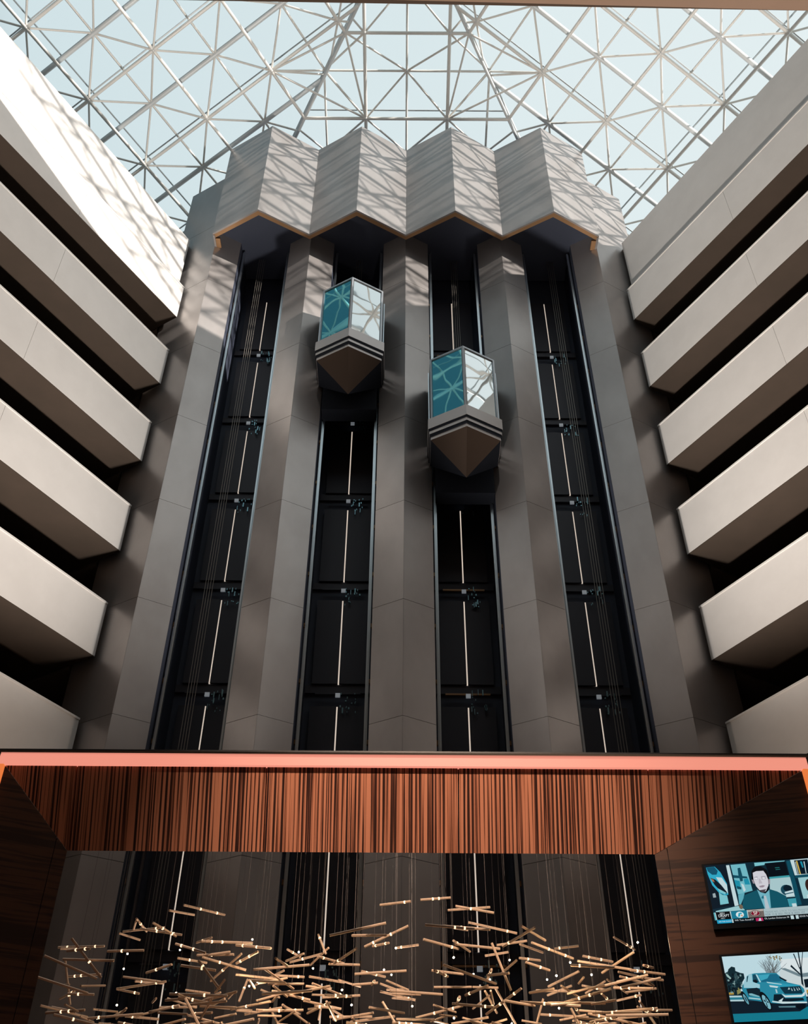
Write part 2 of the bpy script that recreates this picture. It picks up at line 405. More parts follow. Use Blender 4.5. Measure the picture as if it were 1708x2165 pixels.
for sx in (-1, 1):
    xe = sx * 6.0
    x0, x1 = sorted((xe, xe - sx * 0.06))
    MB().box(x0, YH + 0.065, ZHB, x1, YD + 0.3, ZHT).build('header_end', M['clad'], tower)
    x0, x1 = sorted((xe - sx * 0.06, xe - sx * 0.2))
    MB().box(x0, YH + 0.2, ZHB + 0.02, x1, YF + 0.08, ZHB + 0.10).build('header_end_lip', M['bronze'], tower)
for i in range(4):
    xc = -4.5 + 3 * i
MB().box(-6.0, YD + 0.3, 27.2, 6.0, YD + 0.4, ZHT).build('tower_back', M['dark'], tower)

# ------------------------------------------------------------------ lift cars
def make_car(label, xr, ztop):
    r = thing('elevator_car', label, 'elevator car', (xr, 18.0, ztop - 2.75), 'glass elevator cars')
    yr = 17.15; hw = 0.87; cy = yr + hw * T30
    def vee(off, zt, zb, name, m, parent=r, back=18.6):
        c = hw + off; y0 = yr - off * 1.15
        MB().prism([(xr - c, y0 + c * T30), (xr, y0), (xr + c, y0 + c * T30), (xr + c, back), (xr - c, back)], zb, zt).build(name, m, parent)
    zg0, zg1 = ztop - 2.33, ztop
    # dark cabin behind the panes
    MB().prism([(xr - hw + 0.05, cy + 0.08), (xr, yr + 0.10), (xr + hw - 0.05, cy + 0.08), (xr + 0.72, 18.75), (xr + 0.72, 19.05), (xr - 0.72, 19.05), (xr - 0.72, 18.75)], zg0 - 0.3, zg1 - 0.02).build('cabin', M['black'], r)
    d = Vector((math.cos(math.radians(30)), math.sin(math.radians(30)), 0))
    for sx, gm in ((-1, M['glass_l']), (1, M['glass_r'])):
        e = Vector((sx * d.x, d.y, 0)); nrm = Vector((sx * 0.5, -0.866, 0)); Wd = hw / d.x
        def q(u, off): return Vector((xr, yr, 0)) + e * u - nrm * off
        def slab(u0, u1, z0, z1, o0, o1, name, m):
            a, b, c2, d2 = q(u0, o0), q(u1, o0), q(u1, o1), q(u0, o1)
            MB().prism([a, b, c2, d2], z0, z1).build(name, m, r)
        slab(0.05, Wd - 0.06, zg0 + 0.0, zg1 - 0.06, 0.03, 0.05, 'window_pane', gm)
        slab(0.0, Wd, zg1 - 0.055, zg1, 0.0, 0.07, 'top_rail', M['frame'])
        slab(Wd - 0.055, Wd, zg0, zg1 - 0.055, 0.0, 0.07, 'corner_post', M['frame'])
        slab(0.035, 0.055, zg0, zg1 - 0.055, 0.0, 0.04, 'pane_gasket', M['black_trim'])
    MB().prism([(xr - 0.035, yr + 0.015), (xr, yr - 0.02), (xr + 0.035, yr + 0.015), (xr + 0.03, yr + 0.06), (xr - 0.03, yr + 0.06)], zg0, zg1 - 0.056).build('ridge_post', M['frame'], r)
    for sx in (-1, 1):
        x0, x1 = sorted((xr + sx * hw, xr + sx * (hw - 0.04)))
        MB().box(x0, cy + 0.075, zg0 - 0.3, x1, 18.55, zg1 - 0.1).build('side_panel', M['black'], r)
        x0, x1 = sorted((xr + sx * (hw + 0.015), xr + sx * (hw + 0.045)))
        MB().box(x0, cy + 0.25, zg0 - 0.2, x1, cy + 0.30, zg1 - 0.25).build('side_rod', M['rail'], r)
    vee(0.07, zg0, zg0 - 0.35, 'fascia', M['fascia'])
    vee(0.062, zg0 - 0.352, zg0 - 0.425, 'gap_shade_slab', M['black'])  # black slabs stand in for the shade under the bands
    vee(0.045, zg0 - 0.427, zg0 - 0.52, 'lower_band', M['fascia'])
    vee(0.037, zg0 - 0.522, zg0 - 0.605, 'gap_shade_slab', M['black'])
    vee(0.01, zg0 - 0.607, zg0 - 0.70, 'lower_band', M['fascia'])
    # inverted pyramid underside
    c = hw + 0.005; zt = zg0 - 0.702; ap = (xr, 18.02, zg0 - 1.62); bk = 18.6
    V = [(xr - c, yr + c * T30, zt), (xr, yr, zt), (xr + c, yr + c * T30, zt), ap]
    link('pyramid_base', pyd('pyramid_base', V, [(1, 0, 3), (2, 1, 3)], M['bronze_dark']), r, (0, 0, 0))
    V = [(xr - c, yr + c * T30, zt), (xr + c, yr + c * T30, zt), (xr + c, bk, zt), (xr - c, bk, zt), ap, (xr, yr, zt)]
    link('pyramid_back', pyd('pyramid_back', V, [(1, 2, 4), (2, 3, 4), (3, 0, 4), (0, 3, 2, 1, 5)], M['black']), r, (0, 0, 0))
    MB().box(xr - 0.74, 18.5, zg0 - 1.7, xr + 0.74, 18.95, zg0 - 0.71).build('under_frame_shade', M['black'], r)  # frame box in black, also standing in for shade below the car
    return r
make_car('higher of the two glass elevator cars, in the second shaft from the left', -1.51, 23.33)
make_car('lower of the two glass elevator cars, in the third shaft from the left', 1.535, 20.36)

# ------------------------------------------------------------------ space frame skylight
K = 0.86
A1, A2 = 3.129 * K, 3.036 * K
TAU = 0.2473; TT = math.tan(TAU)
IN0, AL0, Z0 = -19.833 * K, 6.508 * K, 36.0 * K
HV = 0.492 * K
YC = 22.37
YMIN = -7.0
roof = thing('space_frame_roof', 'white steel space-frame skylight with glass panes over the whole atrium', 'skylight roof', (0, 12, Z0 - 1.5))
def sidept(s, i, j, dz=0.0):
    al = AL0 + A1 * j; inn = IN0 + A2 * i
    x = -s * SA * al - s * CA * inn; y = CA * al - SA * inn
    return Vector((x, y, Z0 + TT * A2 * i + dz))
def inn_of(p, s): return -(s * p.x * CA + p.y * SA)
def clip(a, b, planes):
    t0, t1 = 0.0, 1.0
    for g in planes:
        ga, gb = g(a), g(b)
        if ga < 0 and gb < 0: return None
        if ga < 0: t0 = max(t0, ga / (ga - gb))
        elif gb < 0: t1 = min(t1, ga / (ga - gb))
    if t1 - t0 < 0.06: return None
    return a.lerp(b, t0), a.lerp(b, t1)
def side_planes(s):
    return [lambda p: (YC - p.y) - (inn_of(p, s) - IN0) + 1e-3, lambda p: s * p.x + 1e-3, lambda p: p.y - YMIN, lambda p: 26 - s * p.x]
def front_planes():
    return [lambda p: -((YC - p.y) - (inn_of(p, 1) - IN0)) + 1e-3, lambda p: -((YC - p.y) - (inn_of(p, -1) - IN0)) + 1e-3, lambda p: YC + 5 - p.y]
SEG = {'lower_chord': [], 'web_strut': [], 'roof_beam': [], 'upper_chord': [], 'glazing_bar': [], 'node_ball': [], 'hip_beam': []}
PANES = []
def cut(kind, a, b, pl):
    c = clip(a, b, pl)
    if c: SEG[kind].append(c)
def inside(p, pl): return all(g(p) >= -1e-3 for g in pl)
def clip_poly(P, planes):
    for g in planes:
        out = []
        for i in range(len(P)):
            a, b = P[i], P[(i + 1) % len(P)]
            ga, gb = g(a), g(b)
            if ga >= 0: out.append(a)
            if (ga >= 0) != (gb >= 0): out.append(a.lerp(b, ga / (ga - gb)))
        P = out
        if len(P) < 3: return None
    return P
for s in (-1, 1):
    pl = side_planes(s)
    I0, I1, J0, J1 = -2, 7, -8, 7
    f = lambda i, j: sidept(s, i, j)
    e = lambda i, j: sidept(s, i + .5, j + .5, HV)
    for i in range(I0, I1):
        for j in range(J0, J1):
            cut('lower_chord', f(i, j), f(i + 1, j), pl); cut('lower_chord', f(i, j), f(i, j + 1), pl)
            if inside(f(i, j), pl): SEG['node_ball'].append((f(i, j), 0.085))
            c = e(i, j)
            if inside(c, pl): SEG['node_ball'].append((c, 0.075))
            cut('roof_beam', c, e(i + 1, j), pl); cut('upper_chord', c, e(i, j + 1), pl)
            for (a, b) in ((0, 0), (1, 0), (0, 1), (1, 1)):
                cut('web_strut', c, f(i + a, j + b), pl)
            gz = 0.16
            up = lambda i_, j_: sidept(s, i_ + .5, j_ + .5, HV + gz)
            cut('glazing_bar', up(i, j + .5), up(i + 1, j + .5), pl)
            if i == -1: cut('glazing_bar', up(i + .5, j), up(i + .5, j + 1), pl)
            P = clip_poly([up(i, j), up(i + 1, j), up(i + 1, j + 1), up(i, j + 1)], pl)
            if P: PANES.append(P)
SX = 2.8
fp = front_planes()
def fr(r, k, dz=0.0): return Vector((1.4 + SX * k, YC - A2 * r, Z0 + TT * A2 * r + dz))
hx = lambda y: (0.485 * y - 5.31) / 0.857
for r in range(-2, 5):
    for k in range(-5, 5):
        a = fr(r, k)
        cut('lower_chord', a, fr(r + 1, k), fp); cut('lower_chord', a, fr(r, k + 1), fp)
        c = fr(r + .5, k + .5, HV)
        cut('roof_beam' if abs(k + 1) == 99 else 'upper_chord', c, fr(r + 1.5, k + .5, HV), fp); cut('upper_chord', c, fr(r + .5, k + 1.5, HV), fp)
        if inside(a, fp): SEG['node_ball'].append((a, 0.085))
        if inside(c, fp): SEG['node_ball'].append((c, 0.075))
        for (p, q_) in ((0, 0), (1, 0), (0, 1), (1, 1)):
            if r == 2 and p == 1 and k == -1: continue
            cut('web_strut', c, fr(r + p, k + q_), fp)
        up = lambda r_, k_: fr(r_ + .5, k_ + .5, HV + 0.16)
        
        if r == 1: cut('glazing_bar', up(r + .5, k), up(r + .5, k + 1), fp)
        P = clip_poly([up(r, k), up(r + 1, k), up(r + 1, k + 1), up(r, k + 1)], fp)
        if P: PANES.append(P)
def hip(s, y, dz=0.0):
    x = hx(y); z = Z0 + TT * (YC - y) + dz
    return Vector((s * x, y, z))
ys = [YC + 4, YC - A2 * 1, YC - A2 * 2, YC - A2 * 3, 10.95]
for s in (-1, 1):
    for a, b in zip(ys[:-1], ys[1:]):
        SEG['hip_beam'].append((hip(s, a), hip(s, b))); SEG['hip_beam'].append((hip(s, a, HV), hip(s, b, HV)))
    Hn = hip(s, YC - A2 * 3); A6 = hip(s, YC - A2 * 2.5, HV)
    M3 = Vector((s * 1.4, YC - A2 * 2, Z0 + TT * A2 * 2)); M0 = fr(2.5, -.5, HV)
    SEG['node_ball'] += [(Hn, 0.09), (A6, 0.08)]
    A5 = sidept(s, 2, 2)
    for a, b in ((M0, Hn), (A5, M3), (A5, Hn), (Hn, M3), (A6, M3), (A6, A5)):
        SEG['web_strut'].append((a, b))
zr = Z0 + TT * (YC - 10.95)
ya = 10.95
while ya > YMIN + 0.5:
    yb = max(YMIN, ya - A1)
    za = Z0 + TT * (-(SA * ya) - IN0); zb_ = Z0 + TT * (-(SA * yb) - IN0)
    SEG['hip_beam'].append((Vector((0, ya, za)), Vector((0, yb, zb_)))); SEG['hip_beam'].append((Vector((0, ya, za + HV)), Vector((0, yb, zb_ + HV))))
    ya = yb
UNIT = {}
def unit(kind, n, m):
    if kind not in UNIT:
        UNIT[kind] = MB().tube((0, 0, 0), (0, 0, 1), 1.0, n).mesh(kind, m)
        for p in UNIT[kind].polygons: p.use_smooth = n > 4 and len(p.vertices) == 4
    return UNIT[kind]
SPEC = {'lower_chord': (0.058, 8, 'tube'), 'web_strut': (0.036, 6, 'tube'), 'roof_beam': (0.085, 8, 'beam'), 'upper_chord': (0.04, 6, 'tube'), 'glazing_bar': (0.028, 4, 'bar'), 'hip_beam': (0.055, 8, 'beam')}
def viewkey(p):
    q = Vector(p); dpt = q.dot(F_)
    if dpt < 1: return 1e6
    u, v = q.dot(R_) / dpt, q.dot(U_) / dpt
    out = max(0, abs(u) - 0.41) + max(0, abs(v) - 0.52)
    return out * 1000 + q.length
for kind, (rad, n, mk) in SPEC.items():
    segs = sorted(SEG[kind], key=lambda ab: viewkey((ab[0] + ab[1]) / 2))
    for a, b in segs[:298]:
        o = link(kind, unit(kind, n, M[mk]), roof)
        d = b - a
        rot = d.to_track_quat('Z', 'Y').to_matrix().to_4x4()
        o.parent = roof
        o.matrix_local = Matrix.Translation(a - roof.location) @ rot @ Matrix.Diagonal((rad, rad, d.length, 1))
    if len(segs) > 298:
        mb = MB()
        for a, b in segs[298:]: mb.tube(a, b, rad, n)
        tag(mb.build(kind, M[mk], roof), kind='stuff')
bm_ball = MB().ball((0, 0, 0), 1.0).mesh('node_ball', M['ball'])
for p in bm_ball.polygons: p.use_smooth = True
balls = sorted(SEG['node_ball'], key=lambda c: viewkey(c[0]))
for c, r in balls[:298]:
    o = link('node_ball', bm_ball, roof, c); o.scale = (r, r, r)
if len(balls) > 298:
    mb = MB()
    for c, r in balls[298:]: mb.ball(c, r)
    tag(mb.build('node_ball', M['ball'], roof), kind='stuff')
PANES.sort(key=lambda P: viewkey(sum(P, Vector()) / len(P)))
rest = MB()
for i, P in enumerate(PANES):
    c = sum(P, Vector()) / len(P)
    P = [c + (p - c) * 0.992 for p in P]
    mb = MB() if i < 298 else rest
    mb.hexa(P, [p + Vector((0, 0, 0.02)) for p in P])
    if i < 298: mb.build('glass_pane', M['roofglass'], roof)
if rest.v: tag(rest.build('glass_pane', M['roofglass'], roof), kind='stuff')

# ------------------------------------------------------------------ wooden canopy frame
portal = thing('wooden_canopy_frame', 'large splayed zebra-wood frame edged with a glowing salmon light strip, in the foreground', 'bar canopy', (0, 8.6, -1.6))
Y0, Y1, Z0P, Z1P = 8.5, 8.811, 4.10, 3.425
XL0, XR0, XL1, XR1 = -3.675, 3.695, -3.03, 2.29
def topq(x0, x1, y_off=0.0):
    """panel of the sloping top between front positions x0..x1"""
    def bot(x):  # the mitres
        return x
    return [(x0, Y0, Z0P), (x1, Y0, Z0P)]
seams = [XL0, -3.01, -1.256, 0.518, 2.274, XR0]
ntop = Vector((0, -(Z0P - Z1P), -(Y1 - Y0))).normalized()
for k in range(5):
    a, b = seams[k], seams[k + 1]
    g = 0.006
    if k == 0: P = [Vector((XL0, Y0, Z0P)), Vector((b - g, Y0, Z0P)), Vector((b - g, Y1, Z1P)), Vector((XL1, Y1, Z1P))]
    elif k == 4: P = [Vector((a + g, Y0, Z0P)), Vector((XR0, Y0, Z0P)), Vector((XR1, Y1, Z1P)), Vector((a + g, Y1, Z1P))]
    else: P = [Vector((a + g, Y0, Z0P)), Vector((b - g, Y0, Z0P)), Vector((b - g, Y1, Z1P)), Vector((a + g, Y1, Z1P))]
    MB().hexa(P, [p - ntop * 0.03 for p in P]).build('top_panel', M['wood_top'], portal)
P = [Vector((XL0, Y0, Z0P)), Vector((XR0, Y0, Z0P)), Vector((XR1, Y1, Z1P)), Vector((XL1, Y1, Z1P))]
MB().hexa([p - ntop * 0.032 for p in P], [p - ntop * 0.06 for p in P]).build('top_backing', M['black_trim'], portal)
rd = Vector((XR0 - XR1, Y0 - Y1, 0)); RL = rd.length; rd.normalize()
rn_ = Vector((rd.y, -rd.x, 0))
ld = Vector((XL0 - XL1, Y0 - Y1, 0)); LL = ld.length; ld.normalize()
ln_ = Vector((-ld.y, ld.x, 0))
def sidepanel(org, d, n, s0, s1, full, name, m, t=0.03):
    zt = lambda s_: Z1P + (Z0P - Z1P) * s_ / full
    o = Vector(org)
    P = [o + d * s0 + Vector((0, 0, -1.55)), o + d * s1 + Vector((0, 0, -1.55)), o + d * s1 + Vector((0, 0, zt(s1) - 0.004)), o + d * s0 + Vector((0, 0, zt(s0) - 0.004))]
    MB().hexa(P, [p - n * t for p in P]).build(name, m, portal)
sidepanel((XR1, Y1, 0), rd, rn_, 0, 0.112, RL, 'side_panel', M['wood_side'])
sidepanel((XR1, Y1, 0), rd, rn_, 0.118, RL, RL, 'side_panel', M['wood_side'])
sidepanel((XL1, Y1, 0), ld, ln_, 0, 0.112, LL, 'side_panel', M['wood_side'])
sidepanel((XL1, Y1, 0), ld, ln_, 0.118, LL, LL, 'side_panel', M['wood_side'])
def sideback(org, d, n, full):
    o = Vector(org); f = lambda q, z: o + d * q + Vector((0, 0, z)) - n * 0.032
    P = [f(0, -1.55), f(full, -1.55), f(full, Z0P), f(0, Z1P)]
    MB().hexa(P, [p - n * 0.03 for p in P]).build('side_backing', M['black_trim'], portal)
sideback((XR1, Y1, 0), rd, rn_, RL); sideback((XL1, Y1, 0), ld, ln_, LL)
# outer edge: light strip, black reveal, polished trim
MB().box(XL0 - 0.06, Y0 - 0.03, Z0P + 0.005, XR0 + 0.06, Y0 + 0.03, Z0P + 0.105).build('light_strip', M['led'], portal)
MB().box(XL0 - 0.11, Y0 - 0.03, -1.55, XL0 - 0.005, Y0 + 0.03, Z0P + 0.003).build('light_strip', M['led_o'], portal)
MB().box(XR0 + 0.005, Y0 - 0.03, -1.55, XR0 + 0.11, Y0 + 0.03, Z0P + 0.003).build('light_strip', M['led_o'], portal)
MB().box(XL0 - 0.16, Y0 - 0.05, Z0P + 0.108, XR0 + 0.16, Y0 + 0.06, Z0P + 0.128).build('edge_trim', M['chrome'], portal)
MB().box(XL0 - 0.16, Y0 - 0.04, Z0P + 0.130, XR0 + 0.16, Y0 + 0.07, Z0P + 0.150).build('edge_cap', M['black_trim'], portal)

# ------------------------------------------------------------------ televisions on the right-hand reveal
EM = {}
def em(c):
    if c not in EM:
        lin = tuple(((v / 255 / 12.92) if v / 255 <= 0.04045 else ((v / 255 + 0.055) / 1.055) ** 2.4) for v in c)
        EM[c] = mat('screen_colour', (0, 0, 0), 0.4, emit=lin, es=1.0, spec=0.1)
    return EM[c]
def tv(label, s0, zt, wd, ht, shapes, texts):
    org = Vector((XR1, Y1, 0)) + rd * s0 + Vector((0, 0, zt))
    r = thing('television', label, 'television', org + Vector((0, 0, -ht - 0.05)), 'televisions on the right side panel')
    P3 = lambda u, v, o: org + rd * (u * wd) + Vector((0, 0, -v * ht)) + rn_ * o
    def slab(u0, v0, u1, v1, o0, o1, name, m):
        P = [(u0, v0), (u1, v0), (u1, v1), (u0, v1)]
        MB().hexa([P3(u, v, o1) for u, v in P], [P3(u, v, o0) for u, v in P]).build(name, m, r)
    slab(-0.022, -0.03, 1.022, 1.085, 0.004, 0.045, 'bezel', M['bezel'])
    slab(0, 0, 1, 1, 0.0455, 0.047, 'screen', em((14, 42, 56)))
    V, Fc, mi, mats = [], [], [], []
    for q, (col, poly) in enumerate(shapes):
        m = em(col)
        if m not in mats: mats.append(m)
        n0 = len(V); V += [P3(min(max(u, 0), 1), min(max(v, 0), 1), 0.0475 + 0.00003 * q) for u, v in poly]
        Fc.append(tuple(range(n0, n0 + len(poly)))); mi.append(mats.index(m))
    me = pyd('screen_picture', V, Fc, None)
    for m in mats: me.materials.append(m)
    for p, k in zip(me.polygons, mi): p.material_index = k
    link('screen_picture', me, r, (0, 0, 0))
    for (txt, u, v, size, col) in texts:
        cu = bpy.data.curves.new('caption', 'FONT'); cu.body = txt; cu.size = size; cu.align_x = 'LEFT'; cu.align_y = 'CENTER'
        ob = bpy.data.objects.new('caption_tmp', cu); COL.objects.link(ob)
        bpy.context.view_layer.update()
        me = bpy.data.meshes.new_from_object(ob); bpy.data.objects.remove(ob)
        me.materials.clear(); me.materials.append(em(col))
        for vt in me.vertices:
            p = P3(u, v, 0.0515) + rd * vt.co.x + Vector((0, 0, vt.co.y)); vt.co = p
        link('caption', me, r, (0, 0, 0))
    return r
def ell(cx, cy, rx, ry, n=18, rot=0.0):
    out = []
    for i in range(n):
        t = 2 * math.pi * i / n; x, y = rx * math.cos(t), ry * math.sin(t)
        out.append((cx + x * math.cos(rot) - y * math.sin(rot), cy + x * math.sin(rot) + y * math.cos(rot)))
    return out
def c2(pts):   # from the proportions of the newsreader picture
    out = []
    for x, y in pts:
        v = (y - 235 + 0.055 * (x - 75)) / 955; out.append(((x - 75 - 170 * v) / 1640, v))
    return out
TEAL, DTEAL, LTEAL, PALE, DARK, GREY = (28, 140, 165), (16, 74, 92), (120, 190, 200), (190, 212, 216), (10, 26, 38), (150, 165, 170)
S1 = [
 (DARK, c2([(75, 235), (430, 215), (600, 900), (190, 915)])),
 ((46, 165, 195), c2([(105, 270), (240, 255), (330, 350), (430, 540), (450, 720), (400, 730), (300, 680), (200, 560), (130, 380)])),
 ((14, 80, 105), c2([(110, 272), (235, 258), (290, 330), (270, 390), (200, 390), (130, 330)])),
 (PALE, c2([(260, 430), (350, 440), (430, 560), (445, 700), (360, 610)])),
 (DARK, c2([(170, 440), (250, 470), (340, 560), (430, 680), (420, 715), (330, 660), (240, 560)])),
 ((160, 110, 80), c2([(180, 450), (225, 475), (240, 515), (200, 495)])),
 (LTEAL, c2([(280, 610), (420, 690), (400, 712), (320, 680)])),
 (LTEAL, c2([(302, 680), (360, 720), (430, 735), (455, 860), (325, 895)])),
 (GREY, c2([(205, 700), (245, 690), (262, 760), (215, 765)])),
 (DARK, c2([(180, 900), (520, 850), (560, 880), (190, 950)])),
 (PALE, c2([(420, 238), (470, 234), (605, 890), (545, 905)])),
 ((110, 180, 192), c2([(490, 232), (722, 216), (825, 660), (600, 720)])),
 (DTEAL, c2([(525, 400), (745, 430), (752, 460), (540, 450)])),
 (DTEAL, c2([(600, 290), (640, 280), (670, 400), (680, 500), (640, 510), (610, 400)])),
 (TEAL, c2([(545, 480), (630, 500), (640, 600), (575, 620)])), (TEAL, c2([(690, 470), (760, 460), (790, 560), (710, 560)])),
 (PALE, c2([(650, 540), (690, 560), (720, 650), (690, 680)])), (DTEAL, c2([(580, 580), (650, 600), (655, 640), (590, 630)])),
 ((90, 165, 180), c2([(600, 725), (700, 690), (690, 760), (640, 880), (615, 880)])),
 ((14, 40, 52), c2([(770, 215), (1345, 178), (1400, 445), (1085, 470), (840, 600)])),
 (LTEAL, c2([(862, 205), (1340, 178), (1330, 192), (1030, 215), (1020, 245), (870, 262)])),
 ((9, 16, 24), c2([(1035, 225), (1345, 198), (1392, 420), (1092, 440)])),
 ((30, 110, 110), c2([(1180, 290), (1250, 285), (1255, 297), (1185, 302)])), ((30, 110, 110), c2([(1190, 320), (1260, 315), (1262, 325), (1192, 331)])),
 ((60, 150, 160), c2([(1085, 445), (1395, 420), (1405, 450), (1092, 475)])),
 ((165, 196, 200), c2([(1092, 475), (1405, 450), (1470, 765), (1250, 780), (1090, 640)])),
 ((26, 70, 86), ell(*c2([(1345, 660)])[0], 0.055, 0.092)), ((12, 30, 42), ell(*c2([(1360, 630)])[0], 0.040, 0.055)),
 (PALE, c2([(1310, 690), (1440, 655), (1455, 745), (1340, 765)])), (DTEAL, c2([(1320, 715), (1445, 690), (1447, 703), (1325, 730)])),
 (DTEAL, c2([(1360, 185), (1420, 178), (1560, 890), (1490, 905)])),
 (PALE, c2([(1420, 170), (1720, 148), (1720, 425), (1480, 425)])),
 (DARK, c2([(1480, 180), (1690, 165), (1705, 400), (1520, 410)])),
 ((200, 170, 80), c2([(1510, 190), (1530, 188), (1575, 405), (1555, 406)])),
 (PALE, c2([(1495, 200), (1505, 200), (1540, 405), (1530, 406)])), (TEAL, c2([(1570, 200), (1600, 198), (1622, 300), (1600, 300)])), (PALE, c2([(1625, 200), (1640, 200), (1660, 395), (1650, 396)])),
 (DTEAL, c2([(1480, 425), (1720, 405), (1720, 455), (1490, 470)])),
 ((150, 195, 200), c2([(1525, 465), (1720, 450), (1720, 795), (1590, 800)])),
 ((52, 32, 28), ell(*c2([(1700, 600)])[0], 0.042, 0.12)), (PALE, c2([(1640, 740), (1700, 730), (1705, 790), (1645, 795)])),
 # newsreader
 ((18, 82, 98), c2([(885, 655), (800, 690), (690, 735), (650, 960), (1000, 945), (940, 760)])),
 ((18, 82, 98), c2([(1085, 640), (1200, 680), (1330, 755), (1365, 930), (1090, 945)])),
 ((110, 175, 190), c2([(890, 640), (950, 690), (1080, 650), (1095, 940), (1000, 950), (940, 780)])),
 ((28, 110, 130), c2([(955, 770), (985, 735), (1000, 790), (960, 790)])),
 ((176, 188, 196), c2([(990, 745), (1025, 745), (1075, 945), (1010, 950)])),
 ((10, 18, 24), c2([(905, 640), (1075, 600), (1070, 660), (1020, 710), (950, 690)])),
 ((12, 14, 20), c2([(815, 480), (815, 345), (860, 280), (960, 265), (1050, 320), (1085, 420), (1080, 520), (840, 520)])),
 ((150, 140, 150), c2([(815, 480), (840, 490), (860, 550), (835, 545)])), ((150, 140, 150), c2([(1075, 480), (1100, 480), (1095, 560), (1070, 560)])),
 ((205, 204, 212), c2([(835, 370), (890, 345), (1000, 340), (1040, 400), (1068, 480), (1070, 580), (1030, 670), (985, 690), (930, 655), (880, 590), (845, 490)])),
 ((168, 166, 176), c2([(855, 440), (905, 430), (912, 480), (865, 490)])), ((168, 166, 176), c2([(960, 430), (1030, 425), (1035, 475), (970, 485)])),
 ((222, 222, 228), ell(*c2([(885, 465)])[0], 0.014, 0.016)), ((222, 222, 228), ell(*c2([(1000, 460)])[0], 0.014, 0.016)),
 ((182, 178, 188), c2([(925, 470), (945, 470), (980, 545), (925, 552)])),
 ((148, 134, 146), c2([(925, 590), (985, 575), (1020, 585), (985, 612), (940, 612)])),
 ((70, 64, 72), c2([(935, 655), (1035, 640), (1000, 692), (960, 690)])),
 # desk and lower third
 ((150, 195, 200), c2([(250, 980), (600, 900), (690, 955), (700, 975), (260, 1000)])),
 ((110, 96, 80), ell(*c2([(640, 915)])[0], 0.018, 0.04)),
 ((60, 150, 165), c2([(1345, 800), (1475, 790), (1490, 915), (1370, 920)])), (PALE, c2([(1410, 875), (1475, 870), (1485, 920), (1420, 925)])),
 ((6, 12, 16), c2([(205, 1000), (1740, 905), (1740, 1190), (215, 1200)])),
 ((90, 170, 180), c2([(215, 1005), (238, 1003), (265, 1120), (240, 1128)])),
 (PALE, c2([(238, 1003), (248, 1002), (275, 1120), (265, 1120)])),
 ((24, 150, 190), c2([(265, 1122), (492, 1108), (500, 1180), (280, 1192)])),
 (PALE, c2([(465, 988), (482, 987), (500, 1108), (492, 1108)])),
 ((26, 120, 145), c2([(484, 987), (725, 970), (740, 1092), (500, 1106)])),
 ((215, 228, 230), ell(*c2([(620, 1040)])[0], 0.037, 0.05)), ((40, 160, 185), c2([(590, 1075), (600, 1015), (640, 1005), (655, 1035), (625, 1030), (625, 1070)])), ((196, 140, 96), ell(*c2([(650, 1055)])[0], 0.008, 0.014)),
 (PALE, c2([(725, 970), (737, 969), (752, 1090), (742, 1092)])),
 ((112, 100, 96), c2([(738, 969), (975, 953), (990, 1075), (753, 1090)])), ((176, 168, 162), c2([(738, 969), (975, 953), (978, 985), (742, 1000)])),
 ((12, 10, 12), ell(*c2([(856, 1022)])[0], 0.049, 0.052, 22)), ((196, 190, 184), ell(*c2([(856, 1022)])[0], 0.044, 0.044, 22)), ((120, 22, 42), ell(*c2([(856, 1022)])[0], 0.041, 0.038, 22)),
 ((166, 186, 190), c2([(978, 952), (1740, 905), (1740, 1030), (992, 1074)])),
 (PALE, c2([(495, 1112), (515, 1110), (525, 1165), (505, 1168)])),
 ((176, 36, 88), c2([(855, 1098), (965, 1090), (975, 1140), (865, 1145)])), (PALE, c2([(900, 1140), (915, 1095), (930, 1095), (945, 1138)])),
 (PALE, c2([(1378, 1062), (1425, 1060), (1435, 1118), (1388, 1122)])), (PALE, c2([(1455, 1058), (1498, 1056), (1505, 1112), (1463, 1115)])),
]
c2p = lambda x, y: c2([(x, y)])[0]
TX1 = [('DRAFT', *c2p(290, 1062), 0.030, (225, 235, 238)), ('2021', *c2p(310, 1024), 0.022, (225, 235, 238)), ('NEXT', *c2p(330, 1098), 0.014, (200, 215, 220)),
 ('ON THE CLOCK', *c2p(296, 1152), 0.0145, (215, 235, 240)),
 ('SF', *c2p(824, 1023), 0.040, (236, 232, 226)),
 ('WR Tutu Atwell', *c2p(540, 1133), 0.020, (205, 215, 220)), ('57', *c2p(795, 1118), 0.019, (205, 215, 220)),
 ('OL Landon Dickerson', *c2p(990, 1108), 0.0195, (205, 215, 220)), ('38', *c2p(1325, 1088), 0.019, (205, 215, 220)), ('EDGE Rom', *c2p(1515, 1078), 0.0195, (205, 215, 220)),
 ('TRADE NO. 3 PICK TO SAN FRANCISCO', *c2p(1000, 1008), 0.0215, (120, 142, 150)), ('FOR 12 & 2021 PICK & 2022 1ST', *c2p(1005, 1048), 0.0235, (96, 118, 128))]
tv('upper wall television showing a man in a suit reading sports news', 0.407, 3.275, 0.889, 0.5, S1, TX1)
def c3(pts):
    out = []
    for x, y in pts:
        v = (y - 200 + 0.0625 * (x - 185)) / 1090; out.append(((x - 185 - 212 * v) / 1900, v))
    return out
SKY = (186, 214, 222)
r3 = random.Random(5)
TWIGS = []
for k in range(46):
    bx = 1010 + r3.uniform(-70, 90); tx = bx + r3.uniform(-230, 200); ty = 150 + abs(tx - 1000) * 0.45 + r3.uniform(0, 130); wv = r3.uniform(3, 7)
    TWIGS.append((r3.choice(((104, 118, 126), (132, 144, 150), (92, 100, 100))), c3([(bx, 480), (bx + wv * 2, 480), (tx + wv, ty), (tx, ty)])))
